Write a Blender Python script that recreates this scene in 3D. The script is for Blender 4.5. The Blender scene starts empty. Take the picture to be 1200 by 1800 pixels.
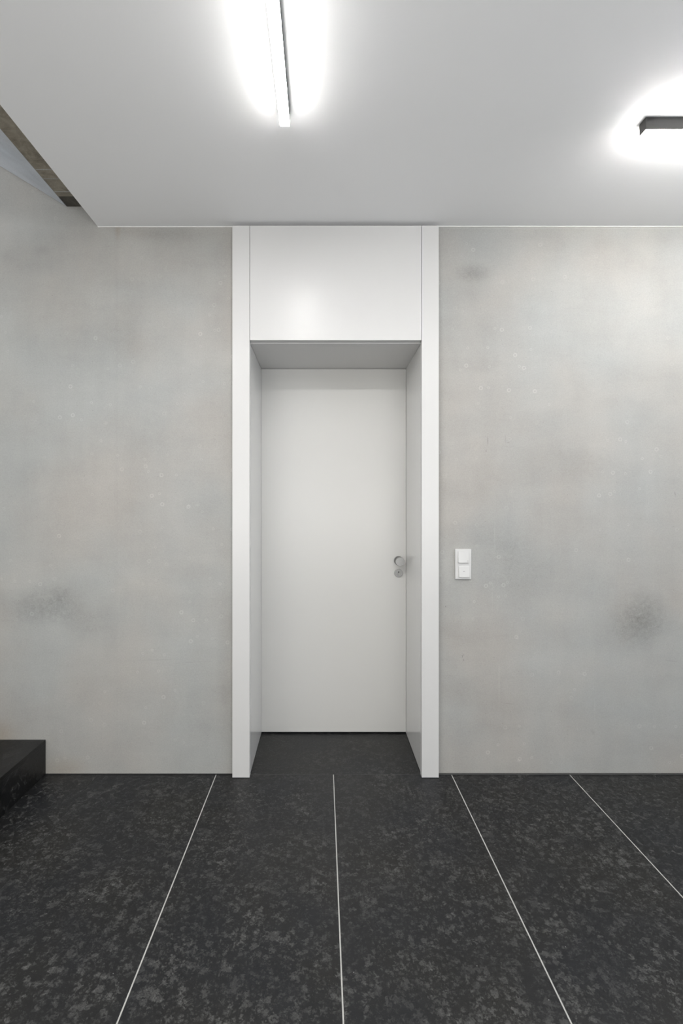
import bpy, bmesh, math, random
from mathutils import Vector, Matrix

S = bpy.context.scene
C = S.collection
R = math.radians

# ------------------------------------------------------------------ geometry
F = 850.0                    # focal length in pixels of a 1200x1800 frame (17 mm shift lens)
VX, VY = 567.0, 892.0        # vanishing point of the depth direction
CZ = 1.359                   # eye height
W = F / 345.0                # back wall
FR = F / 349.9               # front of the door surround
BK = F / 292.3               # door leaf
CE = CZ + (VY - 398.5) / 345.0   # ceiling 2.789
XO = -1.145                  # edge of the stair opening in the ceiling
YS = 1.40                    # near side of the stairs
XL, XR, YF = -3.9, 3.1, -2.6 # room limits


def wx(px):
    return (px - VX) / 345.0


def wz(py):
    return CZ + (VY - py) / 345.0


# ------------------------------------------------------------------ camera
cam = bpy.data.cameras.new('camera')
cam.sensor_fit = 'VERTICAL'
cam.sensor_height = 36.0
cam.sensor_width = 24.0
cam.lens = 17.0
cam.shift_x = (600 - VX) / 1800
cam.shift_y = (VY - 900) / 1800
cam.clip_start = 0.02
co = bpy.data.objects.new('camera', cam)
co.location = (0, 0, CZ)
co.rotation_euler = (R(90), 0, 0)
C.objects.link(co)
S.camera = co

# ------------------------------------------------------------------ world and light
w = bpy.data.worlds.new('world')
S.world = w
w.use_nodes = True
w.node_tree.nodes['Background'].inputs[0].default_value = (0.62, 0.74, 0.95, 1)
w.node_tree.nodes['Background'].inputs[1].default_value = 1.0

S.view_settings.view_transform = 'Standard'
S.view_settings.look = 'None'
S.view_settings.gamma = 1.0
S.view_settings.exposure = 0.0
S.view_settings.use_curve_mapping = False

LAMP_BOTTOM = 78.0
LAMP_SIDE = 68.0


def area(name, loc, rot, sx, sy, power, col):
    l = bpy.data.lights.new(name, 'AREA')
    l.shape = 'RECTANGLE'
    l.size = sx
    l.size_y = sy
    l.energy = power
    l.color = col
    o = bpy.data.objects.new(name, l)
    o.location = loc
    o.rotation_euler = rot
    C.objects.link(o)
    return o


# cool fill added at the right wall, standing in for unseen daylight
area('window_fill', (XR - 0.03, 0.25, 1.35), (0, R(90), 0), 2.3, 1.5, 14, (0.72, 0.83, 1.0))
# daylight falling down the stairwell from the floor above
area('stairwell_daylight', (-3.1, 1.9, 3.35), (0, R(-100), 0), 0.5, 0.9, 15, (0.86, 0.92, 1.0))
# unseen fill light added behind the camera, tilted up to brighten the ceiling
area('hall_fill', (-0.3, YF + 0.45, 1.25), (R(148), 0, 0), 4.5, 1.2, 112, (1.0, 0.985, 0.965))
# unseen ceiling lamps added out of view to light the walls and door
area('hall_lamp_fill', (-0.2, -0.9, 2.73), (0, 0, 0), 0.04, 1.5, 7, (1.0, 0.985, 0.965))
area('hall_lamp_fill', (0.95, 0.50, 2.73), (0, 0, 0), 1.5, 0.04, 16, (1.0, 0.985, 0.965))
area('hall_lamp_fill', (-1.3, 0.50, 2.73), (0, 0, 0), 1.2, 0.04, 26, (1.0, 0.985, 0.965))


# ------------------------------------------------------------------ node helpers
class N:
    def __init__(s, name):
        s.m = bpy.data.materials.new(name)
        s.m.use_nodes = True
        s.t = s.m.node_tree
        s.b = s.t.nodes['Principled BSDF']
        s.pos = s.t.nodes.new('ShaderNodeNewGeometry').outputs['Position']

    def n(s, kind, **kw):
        x = s.t.nodes.new(kind)
        for k, v in kw.items():
            setattr(x, k, v)
        return x

    def l(s, a, b):
        s.t.links.new(a, b)

    def set(s, inp, v):
        if isinstance(v, (int, float, tuple)):
            inp.default_value = v
        else:
            s.l(v, inp)

    def math(s, op, a, b=0.0, c=0.0, clamp=False):
        x = s.n('ShaderNodeMath', operation=op, use_clamp=clamp)
        s.set(x.inputs[0], a)
        s.set(x.inputs[1], b)
        s.set(x.inputs[2], c)
        return x.outputs[0]

    def vmath(s, op, a, b=(0, 0, 0)):
        x = s.n('ShaderNodeVectorMath', operation=op)
        s.set(x.inputs[0], a)
        s.set(x.inputs[1], b)
        return x

    def noise(s, scale, detail=4, rough=0.55, stretch=None, dist=0.0):
        x = s.n('ShaderNodeTexNoise')
        x.inputs['Scale'].default_value = scale
        x.inputs['Detail'].default_value = detail
        x.inputs['Roughness'].default_value = rough
        x.inputs['Distortion'].default_value = dist
        v = s.pos
        if stretch:
            v = s.vmath('MULTIPLY', s.pos, stretch).outputs[0]
        s.l(v, x.inputs['Vector'])
        return x.outputs['Fac']

    def map(s, v, a, b, c=0.0, d=1.0, smooth=False):
        x = s.n('ShaderNodeMapRange')
        if smooth:
            x.interpolation_type = 'SMOOTHSTEP'
        s.l(v, x.inputs[0])
        for i, k in enumerate((a, b, c, d)):
            x.inputs[i + 1].default_value = k
        return x.outputs[0]

    def mix(s, f, a, b, mode='MIX'):
        x = s.n('ShaderNodeMix', data_type='RGBA', blend_type=mode)
        s.set(x.inputs[0], f)
        s.set(x.inputs[6], a)
        s.set(x.inputs[7], b)
        return x.outputs[2]

    def bump(s, h, strength, dist):
        x = s.n('ShaderNodeBump')
        x.inputs['Strength'].default_value = strength
        x.inputs['Distance'].default_value = dist
        s.l(h, x.inputs['Height'])
        s.l(x.outputs[0], s.b.inputs['Normal'])

    def blob(s, x, z, rx, rz, soft=0.0, ang=0.0):
        """1 inside an ellipse in the wall plane, 0 outside."""
        v = s.vmath('SUBTRACT', s.pos, (x, 0, z)).outputs[0]
        if ang:
            r = s.n('ShaderNodeVectorRotate', rotation_type='Y_AXIS')
            s.l(v, r.inputs['Vector'])
            r.inputs['Angle'].default_value = R(ang)
            v = r.outputs[0]
        v = s.vmath('MULTIPLY', v, (1 / rx, 0, 1 / rz)).outputs[0]
        d = s.vmath('LENGTH', v).outputs['Value']
        return s.map(d, 1.0, soft, smooth=True)


def plain(name, col, rough=0.5, metal=0.0, noise=0.03, ns=30.0, bump=0.0, bs=200.0, spec=0.5):
    k = N(name)
    f = k.noise(ns, 3)
    a = tuple(c * (1 - noise) for c in col) + (1,)
    b = tuple(c * (1 + noise) for c in col) + (1,)
    k.l(k.mix(f, a, b), k.b.inputs['Base Color'])
    k.b.inputs['Roughness'].default_value = rough
    k.b.inputs['Metallic'].default_value = metal
    k.b.inputs['Specular IOR Level'].default_value = spec
    if bump:
        k.bump(k.noise(bs, 3), bump, 0.001)
    return k.m


def emit(name, col, strength):
    m = bpy.data.materials.new(name)
    m.use_nodes = True
    b = m.node_tree.nodes['Principled BSDF']
    b.inputs['Base Color'].default_value = (0.8, 0.8, 0.8, 1)
    b.inputs['Emission Color'].default_value = col + (1,)
    b.inputs['Emission Strength'].default_value = strength
    return m


def concrete(name, base, wall=False, warm=0.03, mott=0.09, rough=0.0):
    k = N(name)
    big = k.map(k.noise(1.1, 3, 0.5), 0.32, 0.68)
    med = k.map(k.noise(4.5, 6, 0.6, dist=0.4), 0.3, 0.7)
    vert = k.noise(6.0, 4, 0.6, stretch=(1.3, 1, 0.25))
    horz = k.noise(5.0, 4, 0.6, stretch=(0.35, 1, 1.6))
    fine = k.noise(160.0, 3, 0.7)
    grain = k.noise(520.0, 2, 0.6)
    v = k.math('ADD', 1.0, k.math('MULTIPLY', k.math('SUBTRACT', big, 0.5), mott))
    for t, a in ((med, mott * 1.0), (vert, 0.15), (horz, 0.16), (fine, 0.30), (grain, 0.26)):
        v = k.math('ADD', v, k.math('MULTIPLY', k.math('SUBTRACT', t, 0.5), a))
    if rough:
        v = k.math('ADD', v, k.math('MULTIPLY', k.math('SUBTRACT', k.map(k.noise(17, 5, .7, dist=1.0), .3, .7), 0.5), 0.55 * rough))
    sxz = k.n('ShaderNodeSeparateXYZ')
    k.l(k.pos, sxz.inputs[0])
    cmb = k.n('ShaderNodeCombineXYZ')
    k.l(sxz.outputs[0], cmb.inputs[0])
    k.l(sxz.outputs[2], cmb.inputs[1])
    flat = cmb.outputs[0]
    # scattered pores: tiny dark pits
    vo = k.n('ShaderNodeTexVoronoi', feature='F1')
    vo.inputs['Scale'].default_value = 24
    vo.voronoi_dimensions = '2D'
    k.l(flat, vo.inputs['Vector'])
    pit = k.map(vo.outputs['Distance'], 0.045, 0.02)
    sel = k.n('ShaderNodeSeparateColor')
    k.l(vo.outputs['Color'], sel.inputs[0])
    pit = k.math('MULTIPLY', pit, k.math('GREATER_THAN', sel.outputs[0], 0.82))
    v = k.math('SUBTRACT', v, k.math('MULTIPLY', pit, 0.28))
    height = k.math('SUBTRACT', fine, pit)
    if wall:
        # pale lime rings and specks left by water drops on the formwork
        for sc, r0, thr, amt in ((7.0, 0.055, 0.45, 0.26), (11.0, 0.06, 0.6, 0.22)):
            q = k.n('ShaderNodeTexVoronoi', feature='F1')
            q.inputs['Scale'].default_value = sc
            q.voronoi_dimensions = '2D'
            k.l(flat, q.inputs['Vector'])
            d = k.math('ABSOLUTE', k.math('SUBTRACT', q.outputs['Distance'], r0))
            ring = k.map(d, 0.026, 0.0)
            sp = k.n('ShaderNodeSeparateColor')
            k.l(q.outputs['Color'], sp.inputs[0])
            ring = k.math('MULTIPLY', ring, k.math('GREATER_THAN', sp.outputs[1], thr))
            ring = k.math('MULTIPLY', ring, k.map(k.noise(2.2, 2), 0.42, 0.6))
            v = k.math('ADD', v, k.math('MULTIPLY', ring, amt))
        # soft stain spots, plus darker strips along the surround and ceiling edge
        tex = k.map(k.noise(55.0, 6, 0.85), 0.30, 0.70, 0.15, 1.25)
        stains_and_strips = [
            (95, 1062, 75, 52, .26), (35, 1075, 60, 50, .14), (150, 1100, 60, 40, .12), (110, 1045, 26, 26, .10),
            (1128, 1085, 66, 70, .30), (1090, 1120, 70, 50, .06), (832, 480, 46, 22, .22), (930, 1000, 200, 120, .05),
            (850, 640, 42, 45, .07), (1030, 820, 150, 60, .06), (75, 440, 17, 13, .10),
            (15, 450, 24, 20, .09), (300, 412, 130, 16, .09), (390, 470, 30, 90, .08),
            (160, 590, 90, 80, .06), (290, 770, 110, 50, .05), (885, 985, 70, 90, .06),
            (330, 1240, 90, 90, .05), (395, 1180, 18, 190, .07), (240, 540, 40, 130, .06),
            (775, 900, 12, 400, .08), (1120, 870, 30, 40, .05), (800, 1180, 30, 200, .05)]
        for (px, py, rx, rz, a) in stains_and_strips:
            bl = k.blob(wx(px), wz(py), rx / 345, rz / 345)
            v = k.math('SUBTRACT', v, k.math('MULTIPLY', k.math('MULTIPLY', bl, tex), a * 1.25))
        pale = [(330, 640, 90, 160, .05), (60, 1180, 120, 90, .05), (1010, 1165, 120, 60, .03),
                (30, 405, 80, 60, .12), (330, 700, 60, 60, .03)]  # upper-left patch also paints in lamp light on the wall's dark corner
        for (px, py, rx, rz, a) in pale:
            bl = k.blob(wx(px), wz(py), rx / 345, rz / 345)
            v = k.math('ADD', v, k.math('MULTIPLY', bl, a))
        # fine scratches, chalk streaks and scuffs
        marks = [(857, 775, 1.5, 12, -.25, 0), (854, 793, 1.4, 3, -.3, 0), (888, 772, 1.5, 12, -.16, 0),
                 (893, 778, 4, 1.5, -.2, 0), (813, 1153, 1.3, 6, -.35, -20), (814, 1160, 1.3, 3, -.35, 20),
                 (783, 1066, 2, 1.4, -.4, 0), (1186, 868, 1.6, 7, -.25, 10), (895, 1237, 14, 1.0, -.2, -6),
                 (1180, 1162, 20, 1.0, -.15, -8), (280, 1160, 55, 0.9, -.13, 2), (340, 1164, 45, 0.9, -.10, 4),
                 (869, 940, 2.0, 45, .07, 0), (865, 1050, 1.4, 60, .06, 0), (877, 1200, 2.5, 60, .09, 0),
                 (1045, 1240, 2.0, 24, .07, 0), (347, 888, 6, 3, .12, 0), (331, 889, 3, 3, .12, 0),
                 (1042, 1287, 5, 9, -.10, 30)]
        for (px, py, rx, rz, a, an) in marks:
            bl = k.blob(wx(px), wz(py), rx / 345, rz / 345, ang=an)
            v = k.math('ADD', v, k.math('MULTIPLY', bl, a))
        # formwork seam left of the door: a soft vertical line
        sx = k.n('ShaderNodeSeparateXYZ')
        k.l(k.pos, sx.inputs[0])
        seam = k.map(k.math('ABSOLUTE', k.math('SUBTRACT', sx.outputs[0], wx(205))), 0.022, 0.0)
        seam = k.math('MULTIPLY', seam, k.map(sx.outputs[2], 0.7, 2.9, 0.1, 1.0))
        v = k.math('SUBTRACT', v, k.math('MULTIPLY', seam, 0.045))
        line = k.map(k.math('ABSOLUTE', k.math('SUBTRACT', sx.outputs[0], wx(209))), 0.003, 0.0)
        v = k.math('ADD', v, k.math('MULTIPLY', line, 0.02))
    # cold to warm drift of the cement skin
    tint = k.map(k.noise(1.7, 3, 0.5), 0.35, 0.65)
    c0 = (base[0] * (1 - warm), base[1], base[2] * (1 + warm * .3), 1)
    c1 = (base[0] * (1 + warm), base[1] * 1.0, base[2] * (1 - warm), 1)
    col = k.mix(tint, c0, c1)
    if wall:
        soil = k.math('MULTIPLY', k.blob(wx(108), wz(1352), 62 / 345, 34 / 345), 0.35)
        col = k.mix(soil, col, (base[0] * 1.0, base[1] * .86, base[2] * .68, 1))
        soil = k.math('MULTIPLY', k.blob(wx(0), wz(1292), 42 / 345, 38 / 345), 0.45)
        col = k.mix(soil, col, (base[0] * .9, base[1] * .76, base[2] * .6, 1))
        rust = k.math('MULTIPLY', k.blob(wx(207), wz(402), 8 / 345, 30 / 345), 0.4)
        col = k.mix(rust, col, (base[0] * .9, base[1] * .78, base[2] * .6, 1))
    sc = k.vmath('SCALE', col)
    k.l(v, sc.inputs['Scale'])
    k.l(sc.outputs[0], k.b.inputs['Base Color'])
    k.b.inputs['Roughness'].default_value = 0.62
    k.b.inputs['Specular IOR Level'].default_value = 0.35
    k.bump(height, 0.25, 0.0008)
    return k.m


def stone(name, gain=1.0):
    """flamed black granite: dark ground with small lighter leaf-like flecks"""
    k = N(name)
    info = k.n('ShaderNodeObjectInfo')
    rnd = k.vmath('SCALE', (7.0, 3.0, 5.0))
    k.l(info.outputs['Random'], rnd.inputs['Scale'])
    p = k.vmath('ADD', k.pos, rnd.outputs[0]).outputs[0]
    k.pos = p
    def fleck(sc, lo, hi):
        # ragged leaf-shaped flecks: warped voronoi cells, about half of them pale
        wv = k.n('ShaderNodeTexNoise')
        wv.inputs['Scale'].default_value = sc * 2.2
        wv.inputs['Detail'].default_value = 5
        k.l(p, wv.inputs['Vector'])
        off = k.vmath('SCALE', k.vmath('SUBTRACT', wv.outputs['Color'], (.5, .5, .5)).outputs[0])
        off.inputs['Scale'].default_value = 2.1 / sc
        q = k.n('ShaderNodeTexVoronoi')
        q.inputs['Scale'].default_value = sc
        k.l(k.vmath('ADD', p, off.outputs[0]).outputs[0], q.inputs['Vector'])
        e = k.n('ShaderNodeSeparateColor')
        k.l(q.outputs['Color'], e.inputs[0])
        r = k.map(e.outputs[0], 0.0, 1.0, lo, hi)
        return k.math('SUBTRACT', r, q.outputs['Distance'])
    cl = k.map(fleck(50, -.05, .85), 0.0, 0.42, smooth=True)
    cl2 = k.map(fleck(105, -.05, .80), 0.0, 0.42, smooth=True)
    drift = k.map(k.noise(6.0, 3, 0.5), 0.3, 0.7, 0.5, 1.3)
    sp = k.map(k.noise(330, 2, 0.7), 0.3, 0.7, 0.55, 1.4)
    f = k.math('ADD', k.math('MULTIPLY', cl, 0.48), k.math('MULTIPLY', cl2, 0.34))
    f = k.math('MULTIPLY', f, drift)
    f = k.math('MULTIPLY', f, sp, clamp=True)
    g = gain
    tone = k.noise(3.0, 3)
    a = k.mix(k.map(tone, 0.35, 0.65), (.0120 * g, .0132 * g, .0160 * g, 1), (.0165 * g, .0162 * g, .0152 * g, 1))
    col = k.mix(f, a, (.130 * g, .130 * g, .126 * g, 1))
    # a few pale crystals
    vo = k.n('ShaderNodeTexVoronoi')
    vo.inputs['Scale'].default_value = 60
    k.l(p, vo.inputs['Vector'])
    se = k.n('ShaderNodeSeparateColor')
    k.l(vo.outputs['Color'], se.inputs[0])
    st = k.math('MULTIPLY', k.map(vo.outputs['Distance'], 0.09, 0.04), k.math('GREATER_THAN', se.outputs[0], 0.985))
    col = k.mix(st, col, (.35, .35, .34, 1))
    k.l(col, k.b.inputs['Base Color'])
    k.l(k.map(cl, 0, 1, 0.42, 0.60), k.b.inputs['Roughness'])
    k.b.inputs['Specular IOR Level'].default_value = 0.4
    h = k.math('ADD', cl, k.math('MULTIPLY', k.noise(260, 3), 0.6))
    k.bump(h, 0.35, 0.0012)
    return k.m


M = {}
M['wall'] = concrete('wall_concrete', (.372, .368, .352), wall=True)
M['raw'] = concrete('raw_concrete', (.35, .315, .255), mott=0.5, rough=1.0, warm=0.04)
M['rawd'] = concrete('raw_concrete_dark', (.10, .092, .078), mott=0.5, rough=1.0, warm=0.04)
M['smooth'] = concrete('smooth_concrete', (.56, .58, .61), mott=0.25, warm=0.02)
M['ceil'] = plain('ceiling_paint', (.90, .90, .90), 0.8, noise=0.008, ns=3, bump=0.25, bs=90)
M['paint'] = plain('white_lacquer', (.62, .617, .608), 0.30, spec=0.4, noise=0.006, ns=4, bump=0.02, bs=60)
M['reveal'] = plain('reveal_lacquer', (.72, .718, .705), 0.16, noise=0.006, ns=4, bump=0.02, bs=60)
M['leaf'] = plain('door_lacquer', (.63, .627, .607), 0.32, noise=0.008, ns=2, bump=0.03, bs=60)
M['plaster'] = plain('room_plaster', (.78, .78, .77), 0.8, noise=0.02, ns=4)
M['stone'] = stone('flamed_granite', 0.64)
M['stepstone'] = stone('step_granite', 0.3)
M['grout'] = plain('pale_grout', (.42, .42, .40), 0.8, noise=0.12, ns=60)
M['dark'] = plain('dark_joint', (.02, .02, .02), 0.8)
M['edge'] = plain('grey_joint', (.07, .07, .068), 0.8, noise=.15)
M['bead'] = plain('white_bead', (.85, .85, .83), 0.5)
M['housing'] = plain('black_anodised', (.012, .0115, .011), 0.5, noise=.05)
M['bottom'] = emit('diffuser_glow', (1.0, .985, .965), LAMP_BOTTOM)
M['side'] = emit('diffuser_side_glow', (1.0, .985, .965), LAMP_SIDE)
M['side2'] = emit('wall_lamp_side_glow', (1.0, .985, .965), LAMP_SIDE * 2.2)
M['steel'] = plain('brushed_steel', (.36, .36, .355), 0.33, metal=1.0, noise=.04, ns=200)
M['steel2'] = plain('satin_steel_edge', (.42, .42, .41), 0.28, metal=1.0)
M['black'] = plain('black_hole', (.008, .008, .008), 0.6)
M['plastic'] = plain('white_plastic', (.60, .60, .59), 0.35, noise=.004)
M['mark'] = plain('grey_print', (.30, .30, .30), 0.6)
M['glass'] = plain('window_glass', (.9, .95, .97), 0.02)
M['glass'].node_tree.nodes['Principled BSDF'].inputs['Transmission Weight'].default_value = 1.0


# ------------------------------------------------------------------ mesh helpers
def add_box(bm, x0, x1, y0, y1, z0, z1):
    vs = [bm.verts.new(p) for p in ((x0, y0, z0), (x1, y0, z0), (x1, y1, z0), (x0, y1, z0),
                                    (x0, y0, z1), (x1, y0, z1), (x1, y1, z1), (x0, y1, z1))]
    for f in ((0, 3, 2, 1), (4, 5, 6, 7), (0, 1, 5, 4), (1, 2, 6, 5), (2, 3, 7, 6), (3, 0, 4, 7)):
        bm.faces.new([vs[i] for i in f])


def obj(name, bm, mats, parent=None, bevel=0.0, seg=2):
    if bevel:
        bmesh.ops.bevel(bm, geom=bm.edges[:], offset=bevel, segments=seg, affect='EDGES', profile=0.5)
    bmesh.ops.recalc_face_normals(bm, faces=bm.faces[:])
    me = bpy.data.meshes.new(name)
    bm.to_mesh(me)
    bm.free()
    for m in (mats if isinstance(mats, (list, tuple)) else [mats]):
        me.materials.append(m)
    o = bpy.data.objects.new(name, me)
    C.objects.link(o)
    if parent:
        o.parent = parent
        o.matrix_parent_inverse = Matrix.Translation(-Vector(parent.location)) if parent.type == 'EMPTY' else Matrix()
    return o


def box(name, mat, x0, x1, y0, y1, z0, z1, parent=None, bevel=0.0, seg=2):
    bm = bmesh.new()
    add_box(bm, x0, x1, y0, y1, z0, z1)
    return obj(name, bm, mat, parent, bevel, seg)


def lathe_y(bm, cx, cz, prof, seg=48):
    """revolve (radius, y) pairs round the y axis through (cx, cz)"""
    rings = []
    for r, y in prof:
        if r < 1e-6:
            rings.append([bm.verts.new((cx, y, cz))])
        else:
            rings.append([bm.verts.new((cx + r * math.cos(2 * math.pi * i / seg), y,
                                        cz + r * math.sin(2 * math.pi * i / seg))) for i in range(seg)])
    for a, b in zip(rings, rings[1:]):
        for i in range(seg):
            j = (i + 1) % seg
            if len(a) == 1:
                bm.faces.new((a[0], b[i], b[j]))
            elif len(b) == 1:
                bm.faces.new((a[i], b[0], a[j]))
            else:
                bm.faces.new((a[i], b[i], b[j], a[j]))


def lathe(name, mat, cx, cz, prof, parent, seg=48):
    bm = bmesh.new()
    lathe_y(bm, cx, cz, prof, seg)
    o = obj(name, bm, mat, parent)
    for p in o.data.polygons:
        p.use_smooth = len(p.vertices) == 4 and abs(p.normal.y) < 0.9
    return o


def tag(o, label=None, cat=None, group=None, kind=None):
    if label:
        o['label'] = label
    if cat:
        o['category'] = cat
    if group:
        o['group'] = group
    if kind:
        o['kind'] = kind
    return o


def empty(name, loc):
    o = bpy.data.objects.new(name, None)
    o.location = loc
    o.empty_display_size = 0.1
    C.objects.link(o)
    return o


# ------------------------------------------------------------------ the setting
XA, XB = -0.454, 0.583          # outer edges of the door surround at its front
ZT = CZ + (VY - 396.5) / 349.9  # its top
TOP = 4.9

# cast concrete wall with the door recess, rising past the ceiling in the stairwell
bm = bmesh.new()
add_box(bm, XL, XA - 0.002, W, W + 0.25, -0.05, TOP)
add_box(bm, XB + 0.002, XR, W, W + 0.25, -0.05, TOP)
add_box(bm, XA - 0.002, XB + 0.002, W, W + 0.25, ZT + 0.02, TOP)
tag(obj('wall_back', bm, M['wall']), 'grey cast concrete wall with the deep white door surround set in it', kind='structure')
# unseen blocks added behind the surround to keep light from leaking in
bm = bmesh.new()
add_box(bm, XA - 0.3, XA - 0.01, W + 0.25, BK + 0.2, -0.05, 2.9)
add_box(bm, XB + 0.01, XB + 0.3, W + 0.25, BK + 0.2, -0.05, 2.9)
add_box(bm, XA - 0.3, XB + 0.3, BK + 0.07, BK + 0.2, -0.05, 2.9)
add_box(bm, XA - 0.01, XB + 0.01, W + 0.25, BK + 0.07, ZT + 0.02, 2.9)
tag(obj('recess_light_block', bm, M['plaster']), kind='structure')

tag(box('wall_left', M['plaster'], XL - 0.2, XL, YF, W + 0.25, -0.05, TOP), kind='structure')
tag(box('wall_front', M['plaster'], XL - 0.2, XR + 0.2, YF - 0.2, YF, -0.05, TOP), kind='structure')
# right wall with an added window opening, out of view
WY0, WY1, WZ0, WZ1 = -0.9, 1.4, 0.6, 2.1
bm = bmesh.new()
add_box(bm, XR, XR + 0.2, YF, WY0, -0.05, TOP)
add_box(bm, XR, XR + 0.2, WY1, W + 0.25, -0.05, TOP)
add_box(bm, XR, XR + 0.2, WY0, WY1, -0.05, WZ0)
add_box(bm, XR, XR + 0.2, WY0, WY1, WZ1, TOP)
tag(obj('wall_right', bm, M['plaster']), kind='structure')
win = empty('added_window', (XR + 0.1, (WY0 + WY1) / 2, WZ0))  # unseen window added to go with the cool fill
tag(win, kind='structure')
bm = bmesh.new()
t = 0.05
add_box(bm, XR + 0.08, XR + 0.14, WY0, WY1, WZ0, WZ0 + t)
add_box(bm, XR + 0.08, XR + 0.14, WY0, WY1, WZ1 - t, WZ1)
add_box(bm, XR + 0.08, XR + 0.14, WY0, WY0 + t, WZ0 + t, WZ1 - t)
add_box(bm, XR + 0.08, XR + 0.14, WY1 - t, WY1, WZ0 + t, WZ1 - t)
obj('window_frame', bm, M['paint'], win)
box('pane', M['glass'], XR + 0.105, XR + 0.115, WY0 + t, WY1 - t, WZ0 + t, WZ1 - t, win)

# white plasterboard ceiling with the stair opening cut out of its left corner
bm = bmesh.new()
add_box(bm, XO, XR, YF, W - 0.001, CE, CE + 0.022)
add_box(bm, XL, XO, YF, YS, CE, CE + 0.022)
tag(obj('ceiling', bm, M['ceil']), 'matt white ceiling with its left corner open over the stairs', kind='structure')
# closing strips of the ceiling void, set back from the opening
SOF = CZ + (VY - 364.5) / 345
XE = wx(118)
bm = bmesh.new()
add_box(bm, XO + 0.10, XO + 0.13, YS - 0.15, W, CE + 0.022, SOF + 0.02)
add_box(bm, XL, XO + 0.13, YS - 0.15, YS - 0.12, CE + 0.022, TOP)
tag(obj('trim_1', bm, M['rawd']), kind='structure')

# raw concrete underside of the landing slab above the opening
slab = box('ceiling_slab', M['dark'], XE, XR, YF, W, SOF + 0.012, SOF + 0.2)
tag(slab, 'rough brown-grey concrete underside seen through the stair opening', kind='structure')
cuts = [YS - 0.12, 1.55, 1.80, 2.045, F * (SOF - CZ) / (VY - 298), F * (SOF - CZ) / (VY - 314),
        F * (SOF - CZ) / (VY - 337), F * (SOF - CZ) / (VY - 345.5), W - 0.001]
for i, (a, b) in enumerate(zip(cuts, cuts[1:])):
    dz = (0, .001, 0, .0012, 0, .0015, .0005, 0.003)[i]
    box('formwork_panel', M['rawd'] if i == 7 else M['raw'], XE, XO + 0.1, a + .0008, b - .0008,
        SOF + dz, SOF + 0.012, slab)
# sealing white mortar fins between the boards
for b in cuts[4:7]:
    box('mortar_fin', M['wall'], XE, XO + 0.1, b - 0.0016, b + 0.0016, SOF - 0.001, SOF + 0.011, slab)

# sloping underside of the upper stair flight, rising to the left
sl = 0.61
bm = bmesh.new()
x0, x1 = XE, XL
z0, z1 = SOF, SOF + sl * (XE - XL)
vs = []
for y in (YS - 0.12, W - 0.008):
    for (x, z) in ((x0, z0), (x1, z1), (x1, z1 + .25), (x0, z0 + .25)):
        vs.append(bm.verts.new((x, y, z)))
for f in ((0, 1, 2, 3), (7, 6, 5, 4), (0, 4, 5, 1), (1, 5, 6, 2), (2, 6, 7, 3), (3, 7, 4, 0)):
    bm.faces.new([vs[i] for i in f])
tag(obj('ceiling_slope', bm, M['smooth']), 'smooth blue-grey concrete underside of the upper stair flight', kind='structure')

# ------------------------------------------------------------------ floor
LI0, RI0 = XA + 0.08, XB - 0.08
floor = box('floor', M['grout'], XL, XR, YF, W, -0.06, -0.0006)
tag(floor, 'black flamed granite floor laid in long slabs with thin pale joints', kind='structure')
J = [-1.142, -0.542, 0.0545, 0.655, 1.255]
xs = [-1.142 - 0.6 * i for i in range(4, 0, -1)] + J + [1.855, 2.455, XR]
rows = [(W - 0.003 - 1.2 * (i + 1), W - 0.003 - 1.2 * i) for i in range(4)] + []
for r, (y0, y1) in enumerate(rows):
    for i in range(len(xs) - 1):
        g = 0.0021
        gl = 0.0013 if abs(xs[i] + 1.142) < .01 or xs[i] < -1.2 else g
        gr = 0.0013 if xs[i + 1] < -1.1 else g
        box('floor_tile', M['stone'], xs[i] + gl, xs[i + 1] - gr, max(y0, YF) + g * .5, y1 - (g * .5 if r else 0),
            -0.02, 0.0, floor, bevel=0.0005, seg=1)
# dark line of the tight joint beside the step
box('joint_strip', M['dark'], -1.1437, -1.1403, YF + .01, W - .004, -0.006, -0.0004, floor)
box('joint_strip', M['edge'], LI0, RI0, W - .0031, W - .0010, -0.006, -0.0003, floor)
# slab laid in the doorway
thr = box('floor_threshold', M['dark'], XA + .02, XB - .02, W - 0.002, BK + 0.06, -0.06, -0.002)
tag(thr, 'granite slab of the floor running into the door recess', kind='structure')
box('floor_tile', M['stone'], XA + .0872, XB - .0862, W - 0.0012, BK + 0.055, -0.02, 0.0, thr, bevel=0.0005, seg=1)

# dark joints under the wall and the white bead under the ceiling
tag(box('trim_2', M['dark'], -1.41, XA - .002, W - 0.0035, W, -0.002, 0.0035), kind='structure')
tag(box('trim_3', M['edge'], XB + .002, XR, W - 0.005, W, -0.002, 0.006), kind='structure')
tag(box('trim_4', M['bead'], XB + .004, XR, W - 0.006, W, CE - 0.003, CE + 0.001), kind='structure')
tag(box('trim_5', M['bead'], XO, XA - .004, W - 0.003, W, CE - 0.003, CE + 0.001), kind='structure')

# ------------------------------------------------------------------ door with its surround
door = empty('door_1', ((XA + XB) / 2, W, 0))
tag(door, 'white flush door deep in a tall white lacquered surround', kind='structure')
LI = (438.5 - VX) / 349.9       # inner edges of the front panels
RI = (741.0 - VX) / 349.9
ZO = CZ + (VY - 598) / 349.9    # top of the opening
ZB = 0.002
LX0, LX1 = (459 - VX) / 292.3, (713.5 - VX) / 292.3
ZD = CZ + (VY - 648) / 292.3
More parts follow.
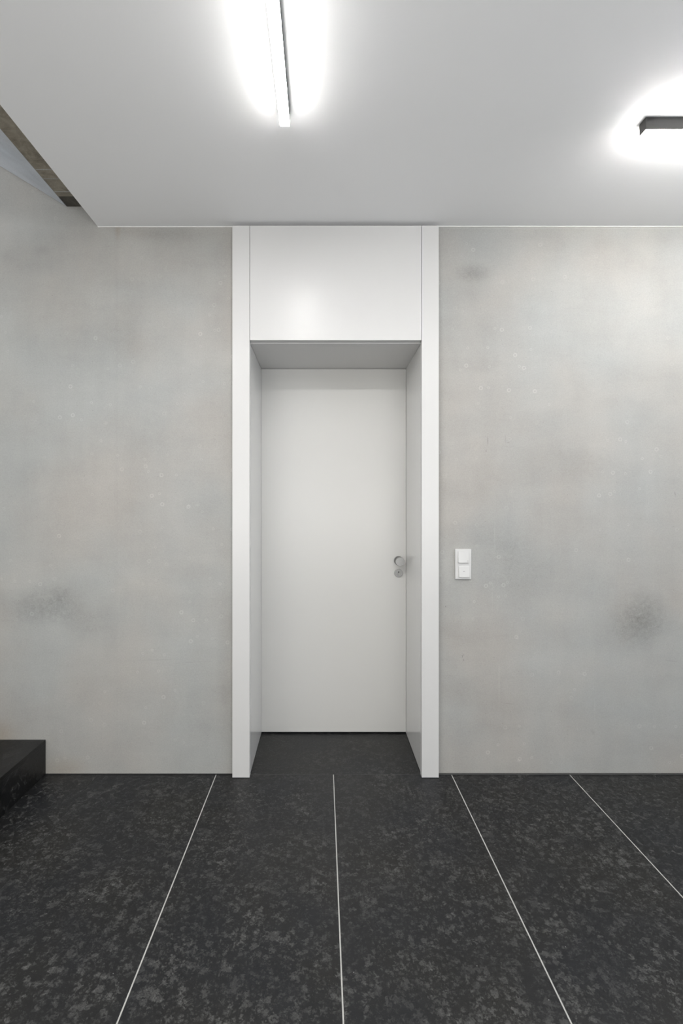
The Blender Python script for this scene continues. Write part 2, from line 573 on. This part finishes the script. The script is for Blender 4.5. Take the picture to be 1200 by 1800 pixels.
# front boards
box('side_panel', M['paint'], XA, LI, FR, FR + 0.035, ZB, ZT, door, bevel=0.0008)
box('side_panel', M['paint'], RI, XB, FR, FR + 0.035, ZB, ZT, door, bevel=0.0008)
box('head_panel', M['paint'], LI + .0018, RI - .0018, FR + .0005, FR + 0.035, ZO, ZT, door, bevel=0.0008)
# carcass reaching from the front boards back to the wall
bm = bmesh.new()
add_box(bm, XA + .001, LI - .02, FR + .0352, BK + .06, ZB, ZT - .002)
add_box(bm, RI + .02, XB - .001, FR + .0352, BK + .06, ZB, ZT - .002)
add_box(bm, LI - .02, RI + .02, FR + .0352, BK + .06, ZO + .02, ZT - .002)
obj('surround_core', bm, M['dark'], door)
# linings of the recess
box('reveal_panel', M['reveal'], LI - .0195, LX0 - .0005 + .001, FR + .0370, BK + .06, ZB, ZO + .012, door, bevel=0.0006)
box('reveal_panel', M['reveal'], LX1, RI + .0195, FR + .0370, BK + .06, ZB, ZO + .012, door, bevel=0.0006)
box('soffit_panel', M['paint'], LX0 + .001, LX1 - .001, FR + .0370, BK + .06, ZD, ZD + .018, door, bevel=0.0006)
# leaf
leaf = box('door_leaf', M['leaf'], LX0 + .0008, LX1 - .0008, BK, BK + 0.045, 0.009, ZD - .0015, door, bevel=0.001)
box('door_gap', M['black'], LX0 + .002, LX1 - .002, BK + .012, BK + .030, 0.0005, 0.0088, door)  # black strip painting in the shade of the gap under the leaf
kx = (699.8 - VX) / 292.3
kz = CZ - (985.2 - VY) / 292.3
lz = CZ - (1007 - VY) / 292.3
kn = lathe('door_knob', M['steel'], kx, kz,
           [(0, BK), (.0255, BK), (.0265, BK - .001), (.0265, BK - .007), (.0255, BK - .008), (.0115, BK - .008),
            (.0105, BK - .012), (.0105, BK - .047), (.013, BK - .050), (.0240, BK - .050), (.0262, BK - .0515),
            (.0262, BK - .069), (.0253, BK - .0705), (0, BK - .0705)], leaf)
ro = lathe('lock_rosette', M['steel'], kx + .0005, lz,
           [(0, BK), (.0242, BK), (.0247, BK - .001), (.0247, BK - .007), (.0237, BK - .008), (0, BK - .008)], leaf)
# lock cylinder: proud pear-shaped profile with its slot
bm = bmesh.new()
lathe_y(bm, kx + .0008, lz + .0055, [(.0087, BK - .0079), (.0087, BK - .0098), (.0080, BK - .0102), (0, BK - .0102)], 32)
obj('lock_cylinder', bm, M['steel2'], leaf)
box('cylinder_tail', M['steel2'], kx - .0042, kx + .0058, BK - .0098, BK - .0078, lz - .0155, lz + .000, leaf, bevel=0.0009)
lathe('keyhole', M['black'], kx + .0008, lz + .0062, [(.0042, BK - .0100), (.0042, BK - .0106), (0, BK - .0106)], leaf, 24)
box('key_slot', M['black'], kx - .0002, kx + .0018, BK - .0107, BK - .0100, lz - .0005, lz + .0065, leaf)

# ------------------------------------------------------------------ light switch
def pz(py):
    return CZ + (VY - py) / 345.0


sw = empty('light_switch', (wx(813), W, pz(1018)))
tag(sw, 'white double light switch on the concrete wall right of the door', 'light switch')
box('switch_plate', M['plastic'], wx(798.9), wx(827.1), W - 0.010, W, pz(1017.6), pz(965), sw, bevel=0.0012)


def rocker(x0, x1, za, zb, out_top, out_bot):
    bm = bmesh.new()
    vs = []
    for (z, d) in ((za, out_bot), (zb, out_top)):
        for (x, y) in ((x0, W - 0.0095), (x1, W - 0.0095), (x1, W - d), (x0, W - d)):
            vs.append(bm.verts.new((x, y, z)))
    for f in ((0, 1, 2, 3), (7, 6, 5, 4), (0, 4, 5, 1), (1, 5, 6, 2), (2, 6, 7, 3), (3, 7, 4, 0)):
        bm.faces.new([vs[i] for i in f])
    return obj('rocker', bm, M['plastic'], sw, bevel=0.0008)


r1 = rocker(wx(803.8), wx(822.2), pz(988.8), pz(969), 0.0130, 0.0175)
r2 = rocker(wx(804.8), wx(823.2), pz(1014), pz(995), 0.0125, 0.0175)
# small ring symbol on the upper rocker, small dash on the lower
bm = bmesh.new()
cx, cz, seg = wx(820.4), pz(986.0), 24
v0 = [[bm.verts.new((cx + r * math.cos(2 * math.pi * i / seg), W - 0.0172, cz + r * math.sin(2 * math.pi * i / seg)))
       for i in range(seg)] for r in (.0030, .0036)]
for i in range(seg):
    j = (i + 1) % seg
    bm.faces.new((v0[0][i], v0[1][i], v0[1][j], v0[0][j]))
ex = bmesh.ops.extrude_face_region(bm, geom=bm.faces[:])
bmesh.ops.translate(bm, verts=[v for v in ex['geom'] if isinstance(v, bmesh.types.BMVert)], vec=(0, .002, 0))
obj('ring_symbol', bm, M['mark'], r1)
box('dash_symbol', M['mark'], wx(812.2), wx(815.4), W - .0154, W - .0140, pz(1004.3), pz(1003.3), r2)

# ------------------------------------------------------------------ stairs on the left
st = empty('staircase', (-1.41, W, 0))
tag(st, 'black granite stairs rising to the left along the concrete wall', 'stairs')
rise, going = 0.1765, 0.28
for i in range(8):
    x1 = -1.41 - going * i
    zt = rise * (i + 1)
    if x1 - going < XL:
        break
    last = -going
    # each step is a solid block: tread slab over a riser slab
    box('riser', M['stepstone'], x1 - 0.022, x1 - 0.0004, YS, W - .001, zt - rise + (.001 if i else 0.0), zt - .0205, st)
    box('tread', M['stepstone'], x1 - going - 0.02, x1, YS - .003, W - .001, zt - .020, zt, st, bevel=0.0008)
    box('step_core', M['dark'], x1 - going - (.02 if i < 7 else 0), x1 - 0.0225, YS + .01, W - .001, 0.0, zt - .0205, st)

# ------------------------------------------------------------------ ceiling lights
HH, CAP = 0.046, 0.008


def bar(name, horiz, x0, x1, y0, y1, label):
    """surface-mounted light bar: black channel, opal strip below it"""
    r = empty(name, ((x0 + x1) / 2, (y0 + y1) / 2, CE))
    tag(r, label, 'ceiling light', 'slim linear lights on the white ceiling')
    box('housing', M['housing'], x0, x1, y0, y1, CE - HH, CE - .0002, r, bevel=0.0008)
    bm = bmesh.new()
    e = 0.0006
    add_box(bm, x0 + e, x1 - e, y0 + e, y1 - e, CE - HH - CAP, CE - HH)
    o = obj('diffuser', bm, [M['bottom'], M['side2' if horiz else 'side']], r)
    for p in o.data.polygons:
        p.material_index = 0 if abs(p.normal.z) > .5 else 1
    return r


bar('ceiling_light', False, -0.1545, -0.1185, 1.7455 - 1.5, 1.7455, 'lit slim bar lamp on the ceiling running from above the camera toward the door')
bar('ceiling_light.001', True, 1.183, 2.683, 1.7706, 1.7706 + .037, 'black bar lamp at the right edge of the ceiling, parallel to the concrete wall')
